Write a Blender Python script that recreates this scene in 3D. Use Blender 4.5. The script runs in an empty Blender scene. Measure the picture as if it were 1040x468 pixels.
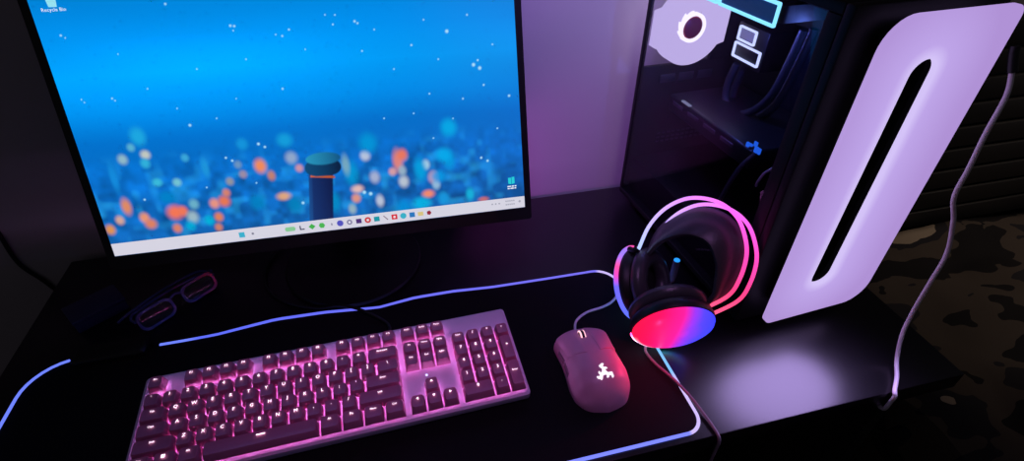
import bpy, bmesh, math, random
import numpy as np
from mathutils import Vector, Matrix, noise
random.seed(4)
R = math.radians
C = bpy.context.scene.collection
DESK = 0.74                    # desk top above the floor; everything below is laid out with the desk top at z = 0

# ------------------------------------------------------------------ materials
def lin(c):
    return tuple(((v/255)/12.92 if v/255 <= .04045 else ((v/255+.055)/1.055)**2.4) for v in c)
def mat(name, rgb, rough=.5, metal=0, emit=None, power=0, spec=.5, ior=1.5, coat=0, bump=0, bscale=400, vary=0):
    m = bpy.data.materials.new(name); m.use_nodes = True
    nt = m.node_tree; b = nt.nodes['Principled BSDF']
    b.inputs['Base Color'].default_value = (*lin(rgb), 1)
    b.inputs['Roughness'].default_value = rough; b.inputs['Metallic'].default_value = metal
    b.inputs['Specular IOR Level'].default_value = spec; b.inputs['IOR'].default_value = ior
    b.inputs['Coat Weight'].default_value = coat
    if emit is not None:
        b.inputs['Emission Color'].default_value = (*lin(emit), 1); b.inputs['Emission Strength'].default_value = power
    if bump or vary:
        tc = nt.nodes.new('ShaderNodeTexCoord'); nz = nt.nodes.new('ShaderNodeTexNoise')
        nz.inputs['Scale'].default_value = bscale; nz.inputs['Detail'].default_value = 4
        nt.links.new(tc.outputs['Object'], nz.inputs['Vector'])
        if bump:
            bp = nt.nodes.new('ShaderNodeBump'); bp.inputs['Strength'].default_value = bump; bp.inputs['Distance'].default_value = .001
            nt.links.new(nz.outputs['Fac'], bp.inputs['Height']); nt.links.new(bp.outputs['Normal'], b.inputs['Normal'])
        if vary:
            mx = nt.nodes.new('ShaderNodeMix'); mx.data_type = 'RGBA'
            mx.inputs[6].default_value = (*[v*(1-vary) for v in lin(rgb)], 1); mx.inputs[7].default_value = (*[min(1, v*(1+vary)) for v in lin(rgb)], 1)
            nt.links.new(nz.outputs['Fac'], mx.inputs[0]); nt.links.new(mx.outputs[2], b.inputs['Base Color'])
    return m
def glow(name, rgb, power=1.0):
    m = bpy.data.materials.new(name); m.use_nodes = True; nt = m.node_tree; nt.nodes.clear()
    o = nt.nodes.new('ShaderNodeOutputMaterial'); e = nt.nodes.new('ShaderNodeEmission')
    e.inputs[0].default_value = (*lin(rgb), 1); e.inputs[1].default_value = power
    nt.links.new(e.outputs[0], o.inputs[0]); return m
def glow_attr(name, power=1.0, gloss=.0):
    m = bpy.data.materials.new(name); m.use_nodes = True; nt = m.node_tree
    b = nt.nodes['Principled BSDF']; b.inputs['Base Color'].default_value = (.02, .02, .02, 1); b.inputs['Roughness'].default_value = .4
    b.inputs['Specular IOR Level'].default_value = gloss
    a = nt.nodes.new('ShaderNodeAttribute'); a.attribute_name = 'led'
    nt.links.new(a.outputs['Color'], b.inputs['Emission Color']); b.inputs['Emission Strength'].default_value = power
    return m
def glass_mat(name, tint, refl=1.45):
    m = bpy.data.materials.new(name); m.use_nodes = True; nt = m.node_tree; nt.nodes.clear()
    o = nt.nodes.new('ShaderNodeOutputMaterial'); t = nt.nodes.new('ShaderNodeBsdfTransparent'); g = nt.nodes.new('ShaderNodeBsdfGlossy')
    f = nt.nodes.new('ShaderNodeFresnel'); x = nt.nodes.new('ShaderNodeMixShader')
    t.inputs[0].default_value = (*tint, 1); g.inputs['Roughness'].default_value = .02; f.inputs[0].default_value = refl
    gm = nt.nodes.new('ShaderNodeNewGeometry'); iv = nt.nodes.new('ShaderNodeMath'); iv.operation = 'SUBTRACT'; iv.inputs[0].default_value = 1
    ml = nt.nodes.new('ShaderNodeMath'); ml.operation = 'MULTIPLY'
    nt.links.new(gm.outputs['Backfacing'], iv.inputs[1]); nt.links.new(f.outputs[0], ml.inputs[0]); nt.links.new(iv.outputs[0], ml.inputs[1])
    nt.links.new(ml.outputs[0], x.inputs[0]); nt.links.new(t.outputs[0], x.inputs[1]); nt.links.new(g.outputs[0], x.inputs[2]); nt.links.new(x.outputs[0], o.inputs[0])
    return m

M = {}
M['wall'] = mat('painted_wall', (178, 170, 176), .75, bump=.15, bscale=90)
M['floor'] = mat('dark_floor', (58, 54, 52), .6, vary=.3, bscale=12)
M['desk'] = mat('black_desk_laminate', (15, 13, 17), .30, spec=.5, ior=1.5, bump=.05, bscale=900)
M['desk_leg'] = mat('black_desk_side', (20, 19, 21), .6)
M['blackp'] = mat('black_plastic', (15, 15, 17), .45)
M['blackm'] = mat('black_matte', (9, 9, 10), .8, spec=.2)
M['blackg'] = mat('black_gloss', (12, 12, 14), .2)
M['case'] = mat('black_case_steel', (13, 13, 16), .5, spec=.3)
M['case_in'] = mat('case_inside', (26, 26, 32), .5)
M['pad'] = mat('black_cloth_pad', (20, 18, 21), .9, spec=.15, bump=.3, bscale=1500)
M['pink'] = mat('pink_plastic', (230, 198, 230), .45)
M['pink_key'] = mat('pink_keycap', (200, 112, 150), .38)
M['pink_mouse'] = mat('pink_mouse_shell', (222, 150, 180), .4, bump=.05, bscale=1200)
M['pink_dark'] = mat('dusty_pink_rubber', (140, 85, 110), .6)
M['white_cable'] = mat('white_cable', (225, 215, 225), .5)
M['grey_cable'] = mat('grey_cable', (120, 110, 120), .5)
M['black_cable'] = mat('black_cable', (22, 22, 24), .5)
M['leather'] = mat('black_leatherette', (66, 64, 70), .3, bump=.25, bscale=600)
M['foam'] = mat('black_foam', (14, 13, 15), .85)
M['legend'] = glow('lit_legend', (255, 225, 250), 2.6)
M['keyled'] = glow('key_led', (222, 172, 255), 36.0)
M['led_white'] = glow('led_white', (195, 205, 255), 1.9)
M['led_cyan'] = glow('led_cyan', (135, 222, 255), 2.0)
M['led_blue'] = glow('led_blue', (40, 110, 255), 1.0)
M['fan_glow'] = glow('lit_frosted_fan', (205, 188, 234), 1.35)
M['fan_ring'] = glow('lit_hub_ring', (245, 238, 255), 1.8)
M['fan_hub'] = mat('fan_hub', (190, 70, 80), .4)
M['steel'] = mat('dull_steel', (120, 118, 128), .4, .8)
M['hose'] = mat('braided_hose', (60, 60, 75), .4, bump=.4, bscale=900)
M['radiator'] = mat('radiator_fins', (50, 70, 110), .35, .6)
M['board'] = mat('circuit_board', (20, 24, 40), .5)
M['gpu'] = mat('graphics_card_shroud', (32, 32, 38), .35)
M['glass'] = glass_mat('smoked_glass', (.80, .80, .86), 1.45)
M['lens'] = glass_mat('clear_lens', (.85, .88, .95), 1.6)
M['clear_frame'] = mat('clear_blue_plastic', (70, 78, 150), .2, spec=.6)
M['box'] = mat('dark_blue_card', (48, 50, 98), .35)
M['bed_frame'] = mat('dark_stained_wood', (30, 28, 29), .5)
M['mattress'] = mat('grey_mattress', (70, 66, 64), .9)
M['taskbar'] = glow('taskbar_white', (214, 212, 226), 1.0)
M['led_tube'] = glow_attr('led_tube', 1.0)
M['rim_led'] = glow_attr('rim_led', 7.0)
M['screen'] = glow_attr('display_image', 1.0, 0)
M['cup_face'] = glow_attr('lit_ear_cup', 1.0, .3)

# lit front panel of the tower: a back-lit diffuser, lamps behind it run round the slot
def panel_mat():
    m = bpy.data.materials.new('backlit_diffuser'); m.use_nodes = True; nt = m.node_tree; nt.nodes.clear()
    N = nt.nodes.new; L = nt.links.new
    o = N('ShaderNodeOutputMaterial'); e = N('ShaderNodeEmission'); tc = N('ShaderNodeTexCoord'); s = N('ShaderNodeSeparateXYZ')
    L(tc.outputs['Object'], s.inputs[0])
    def mth(op, a, b=None):
        n = N('ShaderNodeMath'); n.operation = op
        for i, v in enumerate((a, b)):
            if v is None: continue
            if isinstance(v, (int, float)): n.inputs[i].default_value = v
            else: L(v, n.inputs[i])
        return n.outputs[0]
    dx = mth('SUBTRACT', s.outputs[0], .088)
    zc = mth('MAXIMUM', mth('MINIMUM', s.outputs[2], .365), .098)
    dz = mth('SUBTRACT', s.outputs[2], zc)
    d = mth('SQRT', mth('ADD', mth('MULTIPLY', dx, dx), mth('MULTIPLY', dz, dz)))
    r = N('ShaderNodeValToRGB'); cr = r.color_ramp
    cr.elements[0].position = .10; cr.elements[0].color = (*lin((222, 208, 255)), 1)
    cr.elements[1].position = .85; cr.elements[1].color = (*lin((176, 146, 214)), 1)
    k = cr.elements.new(.3); k.color = (*lin((190, 164, 232)), 1)
    L(mth('MULTIPLY', d, 10), r.inputs[0]); L(r.outputs[0], e.inputs[0]); e.inputs[1].default_value = 1.0; L(e.outputs[0], o.inputs[0])
    return m
M['panel'] = panel_mat()

def blanket_mat():
    m = bpy.data.materials.new('camouflage_blanket'); m.use_nodes = True; nt = m.node_tree; b = nt.nodes['Principled BSDF']
    N = nt.nodes.new; L = nt.links.new
    tc = N('ShaderNodeTexCoord'); nz = N('ShaderNodeTexNoise'); nz.inputs['Scale'].default_value = 5.5; nz.inputs['Detail'].default_value = 2.5
    mp = N('ShaderNodeMapping'); mp.inputs['Scale'].default_value = (1, 1.7, 1); mp.inputs['Location'].default_value = (.4, .1, 0)
    L(tc.outputs['Object'], mp.inputs[0]); L(mp.outputs[0], nz.inputs['Vector'])
    r = N('ShaderNodeValToRGB'); r.color_ramp.interpolation = 'CONSTANT'; cr = r.color_ramp
    cr.elements[0].position = 0; cr.elements[0].color = (*lin((34, 32, 34)), 1)
    cr.elements[1].position = .45; cr.elements[1].color = (*lin((78, 69, 63)), 1)
    for p, c in ((.57, (46, 44, 48)), (.66, (160, 144, 126))):
        k = cr.elements.new(p); k.color = (*lin(c), 1)
    L(nz.outputs['Fac'], r.inputs[0]); L(r.outputs[0], b.inputs['Base Color']); b.inputs['Roughness'].default_value = .9
    b.inputs['Specular IOR Level'].default_value = .1
    return m
M['blanket'] = blanket_mat()

# ------------------------------------------------------------------ object helpers
ORG = {}
def thing(name, label, cat, loc=(0, 0, 0), rot=(0, 0, 0), group=None, local=False):
    o = bpy.data.objects.new(name, None); C.objects.link(o); o.empty_display_size = .02
    o.location = loc; o.rotation_euler = rot; o['label'] = label; o['category'] = cat
    if group: o['group'] = group
    ORG[o.name] = Vector((0, 0, 0)) if local else Vector(loc)
    return o
def obj(name, bm, m, parent=None, smooth=True, mods=None, label=None, local=None):
    me = bpy.data.meshes.new(name)
    off = ORG.get(parent.name, Vector()) if parent else Vector()
    if isinstance(bm, bmesh.types.BMesh):
        if off.length: bmesh.ops.translate(bm, verts=bm.verts, vec=-off)
        bmesh.ops.recalc_face_normals(bm, faces=bm.faces)
        bm.to_mesh(me); bm.free()
    else:
        me = bm
    o = bpy.data.objects.new(name, me); C.objects.link(o)
    if not me.materials: me.materials.append(m)
    if smooth:
        me.polygons.foreach_set('use_smooth', [True]*len(me.polygons))
        try: me.set_sharp_from_angle(angle=R(38))
        except Exception: pass
    if parent: o.parent = parent; ORG[o.name] = off
    if label: o['label'] = label
    return o
def tag(o, label, cat, group=None):
    o['label'] = label; o['category'] = cat
    if group: o['group'] = group
    return o
def struct(name, bm, m):
    o = obj(name, bm, m, smooth=False); o['kind'] = 'structure'; return o

def add_box(bm, lo, hi, bev=0, seg=2, mtx=None):
    t = bmesh.new(); r = bmesh.ops.create_cube(t, size=1)
    lo, hi = Vector(lo), Vector(hi)
    for v in t.verts: v.co = Vector([(lo[i]+hi[i])/2 + v.co[i]*(hi[i]-lo[i]) for i in range(3)])
    if bev: bmesh.ops.bevel(t, geom=t.edges[:], offset=bev, segments=seg, profile=.5, affect='EDGES')
    if mtx is not None: bmesh.ops.transform(t, matrix=mtx, verts=t.verts)
    me = bpy.data.meshes.new('t'); t.to_mesh(me); t.free(); bm.from_mesh(me); bpy.data.meshes.remove(me)
    return bm
def box(lo, hi, bev=0, seg=2, mtx=None): return add_box(bmesh.new(), lo, hi, bev, seg, mtx)

def smooth_path(pts, n=10, closed=False):
    P = [Vector(p) for p in pts]; out = []
    N = len(P)
    rng = range(N if closed else N-1)
    for i in rng:
        a = P[(i-1) % N] if closed or i > 0 else P[0]*2-P[1]
        b = P[i]; c = P[(i+1) % N]
        d = P[(i+2) % N] if closed or i+2 < N else P[-1]*2-P[-2]
        for k in range(n):
            t = k/n
            out.append(.5*((2*b)+(c-a)*t+(2*a-5*b+4*c-d)*t*t+(3*b-3*c+d-a)*t**3))
    if not closed: out.append(P[-1])
    return out
def add_tube(bm, pts, r, seg=10, closed=False, flat=(1, 1), up=None, caps=True):
    """tube along a list of points; flat scales the section along (side, up)"""
    P = [Vector(p) for p in pts]; N = len(P); rings = []
    prev = None
    for i, p in enumerate(P):
        if closed: t = (P[(i+1) % N]-P[i-1]).normalized()
        else: t = (P[min(i+1, N-1)]-P[max(i-1, 0)]).normalized()
        if up is not None: s = t.cross(Vector(up)).normalized()
        elif prev is None: s = t.cross(Vector((0, 0, 1)) if abs(t.z) < .9 else Vector((1, 0, 0))).normalized()
        else: s = (prev - t*prev.dot(t)).normalized()
        prev = s; q = s.cross(t)
        rr = r(i/(N-1)) if callable(r) else r
        rings.append([bm.verts.new(p + s*math.cos(2*math.pi*k/seg)*rr*flat[0] + q*math.sin(2*math.pi*k/seg)*rr*flat[1]) for k in range(seg)])
    for i in range(N if closed else N-1):
        a, b = rings[i], rings[(i+1) % N]
        for k in range(seg): bm.faces.new((a[k], a[(k+1) % seg], b[(k+1) % seg], b[k]))
    if not closed and caps:
        bm.faces.new(rings[0][::-1]); bm.faces.new(rings[-1])
    return bm
def tube(pts, r, **k): return add_tube(bmesh.new(), pts, r, **k)

def basis(origin, x, y, z):
    m = Matrix.Identity(4)
    for i, v in enumerate((x, y, z)):
        for j in range(3): m[j][i] = v[j]
    for j in range(3): m[j][3] = origin[j]
    return m
def add_lathe(bm, prof, mtx=None, seg=48, arc=None):
    """prof = [(radius, height)], turned about local z"""
    mtx = mtx or Matrix.Identity(4); rings = []
    for r, h in prof:
        if r < 1e-6: rings.append([bm.verts.new(mtx @ Vector((0, 0, h)))])
        else: rings.append([bm.verts.new(mtx @ Vector((r*math.cos(2*math.pi*k/seg), r*math.sin(2*math.pi*k/seg), h))) for k in range(seg)])
    for a, b in zip(rings, rings[1:]):
        for k in range(seg):
            k2 = (k+1) % seg
            if len(a) == 1 and len(b) == 1: continue
            if len(a) == 1: bm.faces.new((a[0], b[k], b[k2]))
            elif len(b) == 1: bm.faces.new((a[k], a[k2], b[0]))
            else: bm.faces.new((a[k], a[k2], b[k2], b[k]))
    return bm
def lathe(prof, mtx=None, seg=48): return add_lathe(bmesh.new(), prof, mtx, seg)
def rrect(w, h, r, n=6, cx=0, cy=0):
    """outline of a rounded rectangle; r one radius or four (tr, tl, bl, br)"""
    rs = r if isinstance(r, (list, tuple)) else (r,)*4
    out = []
    for (sx, sy, a0), q in zip(((1, 1, 0), (-1, 1, 90), (-1, -1, 180), (1, -1, 270)), rs):
        for k in range(n+1):
            a = R(a0+90*k/n)
            out.append((cx+sx*(w/2-q)+q*math.cos(a), cy+sy*(h/2-q)+q*math.sin(a)))
    return out
def add_prism(bm, outline, z0, z1, mtx=None):
    mtx = mtx or Matrix.Identity(4)
    a = [bm.verts.new(mtx @ Vector((x, y, z0))) for x, y in outline]; b = [bm.verts.new(mtx @ Vector((x, y, z1))) for x, y in outline]
    n = len(a)
    bm.faces.new(a[::-1]); bm.faces.new(b)
    for k in range(n): bm.faces.new((a[k], a[(k+1) % n], b[(k+1) % n], b[k]))
    return bm
def prism(outline, z0, z1, mtx=None): return add_prism(bmesh.new(), outline, z0, z1, mtx)
def add_frame(bm, outer, inner, z0, z1, mtx=None):
    """ring plate between two outlines of the same count"""
    mtx = mtx or Matrix.Identity(4); n = len(outer)
    V = [[bm.verts.new(mtx @ Vector((x, y, z))) for x, y in o] for o in (outer, inner) for z in (z0, z1)]
    o0, o1, i0, i1 = V
    for k in range(n):
        j = (k+1) % n
        bm.faces.new((o0[k], o0[j], o1[j], o1[k])); bm.faces.new((i0[k], i1[k], i1[j], i0[j]))
        bm.faces.new((o1[k], o1[j], i1[j], i1[k])); bm.faces.new((o0[k], i0[k], i0[j], o0[j]))
    return bm
def text_mesh(s, size, font_depth=0.0):
    cu = bpy.data.curves.new('legend_text', 'FONT'); cu.body = s; cu.size = size; cu.align_x = 'CENTER'; cu.align_y = 'CENTER'
    cu.extrude = font_depth; cu.resolution_u = 2
    t = bpy.data.objects.new('legend_text', cu); C.objects.link(t)
    dg = bpy.context.evaluated_depsgraph_get(); me = bpy.data.meshes.new_from_object(t.evaluated_get(dg))
    bpy.data.objects.remove(t); bpy.data.curves.remove(cu); me.materials.clear(); return me
def led_colors(me, cols):
    a = me.color_attributes.new('led', 'FLOAT_COLOR', 'POINT')
    a.data.foreach_set('color', np.asarray(cols, dtype=np.float32).ravel())

# ------------------------------------------------------------------ the room
FZ = -DESK
struct('wall_back', box((-3.2, .806, FZ), (3.6, .92, 1.9)), M['wall'])
struct('floor', box((-3.2, -2.4, FZ-.06), (3.6, .92, FZ)), M['floor'])
struct('baseboard_back', box((-3.2, .793, FZ), (3.6, .8055, FZ+.09), .004), M['wall'])

# ------------------------------------------------------------------ desk
d = thing('desk', 'long black laminate desk under the monitor and the tower, standing against the wall', 'desk', (.075, .535, FZ))
obj('desktop', box((-.525, .27, -.028), (.675, .79, 0), .0015, 2), M['desk'], d)
for x in (-.50, .62):
    obj('side_panel', box((x, .30, FZ), (x+.022, .77, -.0285), .001), M['desk_leg'], d)
obj('back_panel', box((-.478, .74, -.40), (.62, .755, -.0285), .001), M['desk_leg'], d)

# ------------------------------------------------------------------ monitor
A0 = Vector((-.359, .613, .124)); U = Vector((.99949, -.0322, 0)).normalized()
TILT = R(18); UPV = (Vector((.0322, .99949, 0)).normalized()*math.sin(TILT) + Vector((0, 0, 1))*math.cos(TILT)); NV = U.cross(UPV)   # NV faces the viewer
SW, SH = .531, .2987
MM = basis(A0, U, UPV, NV)
mon = thing('monitor', 'thin black desktop monitor showing a blue underwater city picture, left of the tower', 'monitor', (-.09, .675, 0))
bm = bmesh.new()
outer = rrect(SW+.018, SH+.026, .004, 4, SW/2, SH/2-.005); inner = rrect(SW, SH, .0005, 4, SW/2, SH/2)
add_frame(bm, outer, inner, -.012, .0012, MM); obj('bezel', bm, M['blackp'], mon)
bm = bmesh.new(); add_prism(bm, rrect(SW+.016, SH+.024, .004, 4, SW/2, SH/2-.005), -.024, -.0122, MM)
add_box(bm, (.13, .03, -.045), (.40, .20, -.0235), .012, 3, MM); obj('back_cover', bm, M['blackp'], mon)
bm = bmesh.new()
nc = A0 + U*SW/2
add_tube(bm, [(-.09, .742, .006), (-.09, .744, .06), (-.09, .742, .15), (-.09, .736, .21)], .019, seg=16, flat=(1.6, .7), up=(0, 1, 0))
obj('stand_neck', bm, M['blackp'], mon)
obj('stand_base', lathe([(0, .0005), (.102, .0005), (.105, .003), (.103, .007), (.03, .011), (0, .011)], Matrix.Translation((-.085, .682, 0)), 72), M['blackp'], mon)

# the picture on the display, one colour per point of a fine grid
BOKEH = [(30.3,61.9,5.4,10.2,230,140,80),(46.3,45.5,5.5,6.5,240,150,100),(51.3,36.8,6.6,6.5,230,130,80),(18.6,45.7,4.8,5.8,220,170,150),(82,48.1,8.9,9.1,255,120,70),(91.3,48.7,5.6,6.5,245,120,80),(79.4,27.3,5.1,6,225,130,90),(100.3,39.7,6.8,7.9,160,190,200),(95.4,28.4,5.7,6.6,0,170,215),(105.7,56.1,5.6,6.5,110,180,200),(129.4,54,5.7,6.5,240,150,120),(141.3,55.7,6.9,7.2,240,120,60),(146.2,66.2,4.6,5.2,220,130,100),(130.4,35.9,5.2,6,230,130,70),(127.2,22.4,4.6,5.4,210,130,100),(118.4,32.9,5.7,6.6,0,180,220),(5,35.1,5.4,6.5,230,150,60),(68,122.7,5.3,5.4,200,205,190),(42.3,119.5,5.2,6,150,190,200),(65.8,144.9,8.4,10.6,30,170,225),(26.9,99.2,4.2,17.1,20,140,220),(54.9,132.7,4.2,4.8,90,180,210),(65.2,112.5,5.3,6.1,50,180,220),(72.1,88,5.4,5,60,190,220),(93.8,85.6,4.9,5,120,200,210),(109.9,114.8,4.4,4.9,60,170,220),(129.5,99.8,4.4,12.4,30,150,220),(153.6,80.1,4.6,5.1,150,150,150),(192.9,95.8,6.9,8.8,250,140,60),(203.4,82.3,4.7,6.4,200,130,100),(212.9,53.7,8.4,5.3,230,170,120),(227.8,125.3,9.3,8.6,20,160,220),(177.7,125.2,6.8,7.4,20,150,220),(231.4,102.4,7.1,7.6,150,170,200),(238.5,88.2,4.8,5.1,210,150,160),(170.8,87.5,4.6,5.1,160,140,160),(167.4,100.2,4.5,5,110,150,190),(362.3,85,6.4,14.4,230,130,110),(369.3,92.2,6.4,7.8,240,120,80),(353.9,71.2,5.1,5.3,220,160,160),(366.6,56.3,6.5,8.1,190,200,210),(366.6,71.2,5.2,6.7,150,180,200),(321.9,95.7,6.2,6.5,190,200,220),(329.9,66.2,6.3,8,170,180,210),(305.5,53,7.6,5.4,235,190,180),(302.1,40.5,5.7,6.1,230,150,120),(295,26.2,5.1,6.9,150,180,190),(332.2,33.4,5.2,8.2,190,200,220),(316,8.1,6.5,5.6,230,140,90),(406.4,57.7,6.6,8.2,220,160,160),(409.2,47.3,5.3,6.9,150,190,220),(397.2,35.5,8,5.5,250,140,100),(398.2,75.9,5.2,6.7,170,210,230),(390.2,70,7.8,16,0,160,220),(386.4,23.4,12,8.4,0,180,230),(429.8,78,8,12,0,150,220),(417.2,27.2,8.1,8.4,20,150,220),(327.9,112.2,11.1,12.7,0,150,215),(301.2,74.9,8.7,15.7,0,150,210),(295.8,86.7,4.9,12.9,120,170,190),(341.1,2.8,6.6,4.2,210,190,220),(433.5,122.3,10.4,11.6,0,170,230),(423.1,86.8,10.6,9.3,0,170,235),(413.1,58.4,10.7,8.2,0,150,225),(454,28.7,5.5,8.5,20,180,220),(472.3,18.8,7,3.6,200,110,110),(224.6,40.3,8.5,10.7,0,130,190),(180.4,49.7,9.4,10.5,0,130,195),(274,38.4,7.5,13.5,0,140,200),(78.1,68.4,9.9,7.6,0,130,200),(362,20.7,10.6,11.1,0,140,215)]
DOTS = [(132.8,286.9,1.2),(20.6,260.2,1.14),(24.1,257.5,.76),(194.9,260.9,1.37),(199,260.2,1.27),(196.9,255.5,.85),(237.7,186.9,1.24),(20.1,191.4,.79),(22.1,188,.79),(51.3,190.1,1.01),(53.7,187.6,.81),(334,258.3,1.37),(337.1,256,1.15),(443.3,241,2.09),(473.4,199,2.17),(481.1,194.4,2.18),(479.3,204.2,1.28),(484.6,173.1,1.3),(517.5,156.7,1.6),(413.4,167.4,1.13),(397.8,227.4,1.21),(470.2,258.7,1.11),(308.4,256.1,1.02),(257.9,253.2,1.1),(249.1,246.6,1.1),(337.7,224.2,1.05),(155.6,110.1,1.35),(125.1,152.9,1.61),(125.3,75.6,1.01),(52.5,68.3,1.3),(196.5,123.4,1.71),(203.2,119,1.49),(162.1,105.7,1.47),(183.9,74.8,1.05),(234.5,42.1,1.83),(313.6,47.3,2.28),(321.4,44.4,2.29),(473.7,77.6,1.63),(482.1,72.6,1.64),(242.1,248.6,.87),(272.1,230.2,.79),(312.5,266.6,.9),(355.6,247.8,.93),(372.9,200.6,.97),(416.1,255.8,.96),(429.2,208.7,.99),(455.9,157.8,1.16),(440.6,133.7,.91),(499.9,222.1,1.02),(498.8,115.4,1.08),(148.2,216.1,.84),(90.8,198.1,.82),(70.9,237.5,.69),(203.9,223.4,.87),(116.1,173.5,.85),(156.2,158.4,.87),(183.2,179.5,.77),(352.5,141.3,.99),(390.5,144.3,1),(412.2,110.3,1.03),(301.3,267.2,.78)]
NX, NY = 532, 300
gx, gy = np.meshgrid(np.linspace(0, SW*1000, NX), np.linspace(0, SH*1000, NY))
def slin(c): return np.array(lin(c))
stops = [(0, (16, 92, 164)), (45, (12, 100, 182)), (95, (8, 108, 198)), (140, (2, 118, 212)), (175, (0, 142, 234)), (215, (0, 160, 250)), (255, (0, 142, 232)), (299, (0, 134, 222))]
ys = [s[0] for s in stops]; img = np.stack([np.interp(gy, ys, [slin(s[1])[k] for s in stops]) for k in range(3)], -1)
# left half of the water is lighter, with long slanting bands
bright = np.exp(-((gx-150)/150)**2 - ((gy-215)/48)**2)
img = img*(1+.22*bright[..., None])
rt = np.clip((gx-260)/270, 0, 1)
img[..., 1] *= 1-.13*rt; img[..., 2] *= 1-.07*rt
band = np.sin((gy+gx*.06)/13+1.2*np.sin(gx/90))*.035 + np.sin((gy-gx*.1)/31+.7)*.045
img = img*(1+band[..., None])
rng = np.random.RandomState(3)
def vnoise(cell):
    n = rng.rand(int(310/cell)+3, int(540/cell)+3); fx = gx/cell; fy = gy/cell
    ix = fx.astype(int); iy = fy.astype(int); tx = fx-ix; ty = fy-iy; tx = tx*tx*(3-2*tx); ty = ty*ty*(3-2*ty)
    return (n[iy, ix]*(1-tx)+n[iy, ix+1]*tx)*(1-ty)+(n[iy+1, ix]*(1-tx)+n[iy+1, ix+1]*tx)*ty
city = np.clip((128-gy)/45, 0, 1)*(1-.35*np.clip((gx-450)/60, 0, 1))
tex = vnoise(14)*.55+vnoise(7)*.45
img = img*(1+(tex-.5)[..., None]*1.0*city[..., None])
img += (np.clip(vnoise(11)-.52, 0, 1)*city)[..., None]*np.array([.02, .30, .45])
for u, v, ru, rv, r_, g_, b_ in BOKEH:
    q = np.sqrt(((gx-u)/ru)**2+((gy-v)/rv)**2); a = np.clip((1.55-q)/1.25, 0, 1); a = a*a*(3-2*a)*.9
    img = img*(1-a[..., None])+slin((r_, g_, b_))*a[..., None]
for u, v, r_ in DOTS:
    q = np.hypot(gx-u, gy-v)/r_; a = np.clip((1.35-q)/.9, 0, 1)
    img = img*(1-a[..., None])+slin((170, 225, 250))*a[..., None]
def poly(pts, c0, c1=None, soft=1.0):
    """filled convex outline; colour runs from c0 (left) to c1 (right)"""
    global img
    P = np.array(pts, float); d = np.full(gx.shape, 1e9); n = len(P)
    ar = sum(P[i, 0]*P[(i+1) % n, 1]-P[(i+1) % n, 0]*P[i, 1] for i in range(n)); P = P if ar > 0 else P[::-1]
    for i in range(n):
        a, b = P[i], P[(i+1) % n]; e = b-a; L = np.hypot(*e)+1e-9
        d = np.minimum(d, ((gy-a[1])*e[0]-(gx-a[0])*e[1])/L)
    al = np.clip(d/soft+.5, 0, 1)[..., None]
    t = np.clip((gx-P[:, 0].min())/(np.ptp(P[:, 0])+1e-9), 0, 1)[..., None]
    col = slin(c0)*(1-t)+slin(c1 or c0)*t
    img = img*(1-al)+col*al
poly([(236, 0), (266, 0), (279, 82), (249, 82)], (24, 56, 118), (12, 22, 66), 1.5)      # tall post with a round cap
poly([(236, 0), (240.5, 0), (253, 82), (249, 82)], (28, 84, 150), (24, 56, 118), 1.5)
poly([(250, 75), (280, 70.5), (279.5, 73.5), (250.5, 78.5)], (235, 110, 40), (170, 80, 50), 1)
th = np.linspace(0, 2*np.pi, 40)[:-1]
poly([(267.5+23*np.cos(t)*(abs(np.cos(t))**-.35 if abs(np.cos(t)) > .05 else 1)*.98, 86+11.5*np.sin(t)) for t in th], (16, 74, 120), (8, 30, 62), 1.5)
poly([(269.5+21.5*np.cos(t), 97.5+8*np.sin(t)) for t in th], (40, 150, 190), (18, 84, 130), 2)
# marks of the picture's own task bar area are separate pieces; top of display slightly darker
me = bpy.data.meshes.new('screen')
vs = np.stack([gx/1000, gy/1000, np.full(gx.shape, .0006)], -1).reshape(-1, 3)
mw = np.array(MM); vs = vs @ mw[:3, :3].T + mw[:3, 3] - np.array(ORG[mon.name])
i = np.arange(NX*NY).reshape(NY, NX); fs = np.stack([i[:-1, :-1], i[:-1, 1:], i[1:, 1:], i[1:, :-1]], -1).reshape(-1, 4)
me.vertices.add(len(vs)); me.vertices.foreach_set('co', vs.ravel())
me.loops.add(fs.size); me.loops.foreach_set('vertex_index', fs.ravel())
me.polygons.add(len(fs)); me.polygons.foreach_set('loop_start', np.arange(0, fs.size, 4)); me.polygons.foreach_set('loop_total', np.full(len(fs), 4))
me.update(); me.validate()
led_colors(me, np.concatenate([np.clip(img, 0, 1.2), np.ones(gx.shape+(1,))], -1).reshape(-1, 4))
screen = obj('screen', me, M['screen'], mon, smooth=False, label='lit display with blue city lights picture')
def on_screen(u, v, h): return basis(MM @ Vector((u/1000, v/1000, h)), U, UPV, NV)
def flat(outline, m, z=.0012):
    bm = bmesh.new(); bm.faces.new([bm.verts.new(m @ Vector((x/1000, y/1000, 0))) for x, y in outline]); return bm
obj('taskbar', flat([(0.2, .3), (530.8, .3), (530.8, 16.6), (0.2, 16.6)], on_screen(0, 0, .0009)), M['taskbar'], screen, False)
def circ(r, n=16, cx=0, cy=0): return [(cx+r*math.cos(2*math.pi*k/n), cy+r*math.sin(2*math.pi*k/n)) for k in range(n)]
sq = lambda w, h: [(-w/2, -h/2), (w/2, -h/2), (w/2, h/2), (-w/2, h/2)]
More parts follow.
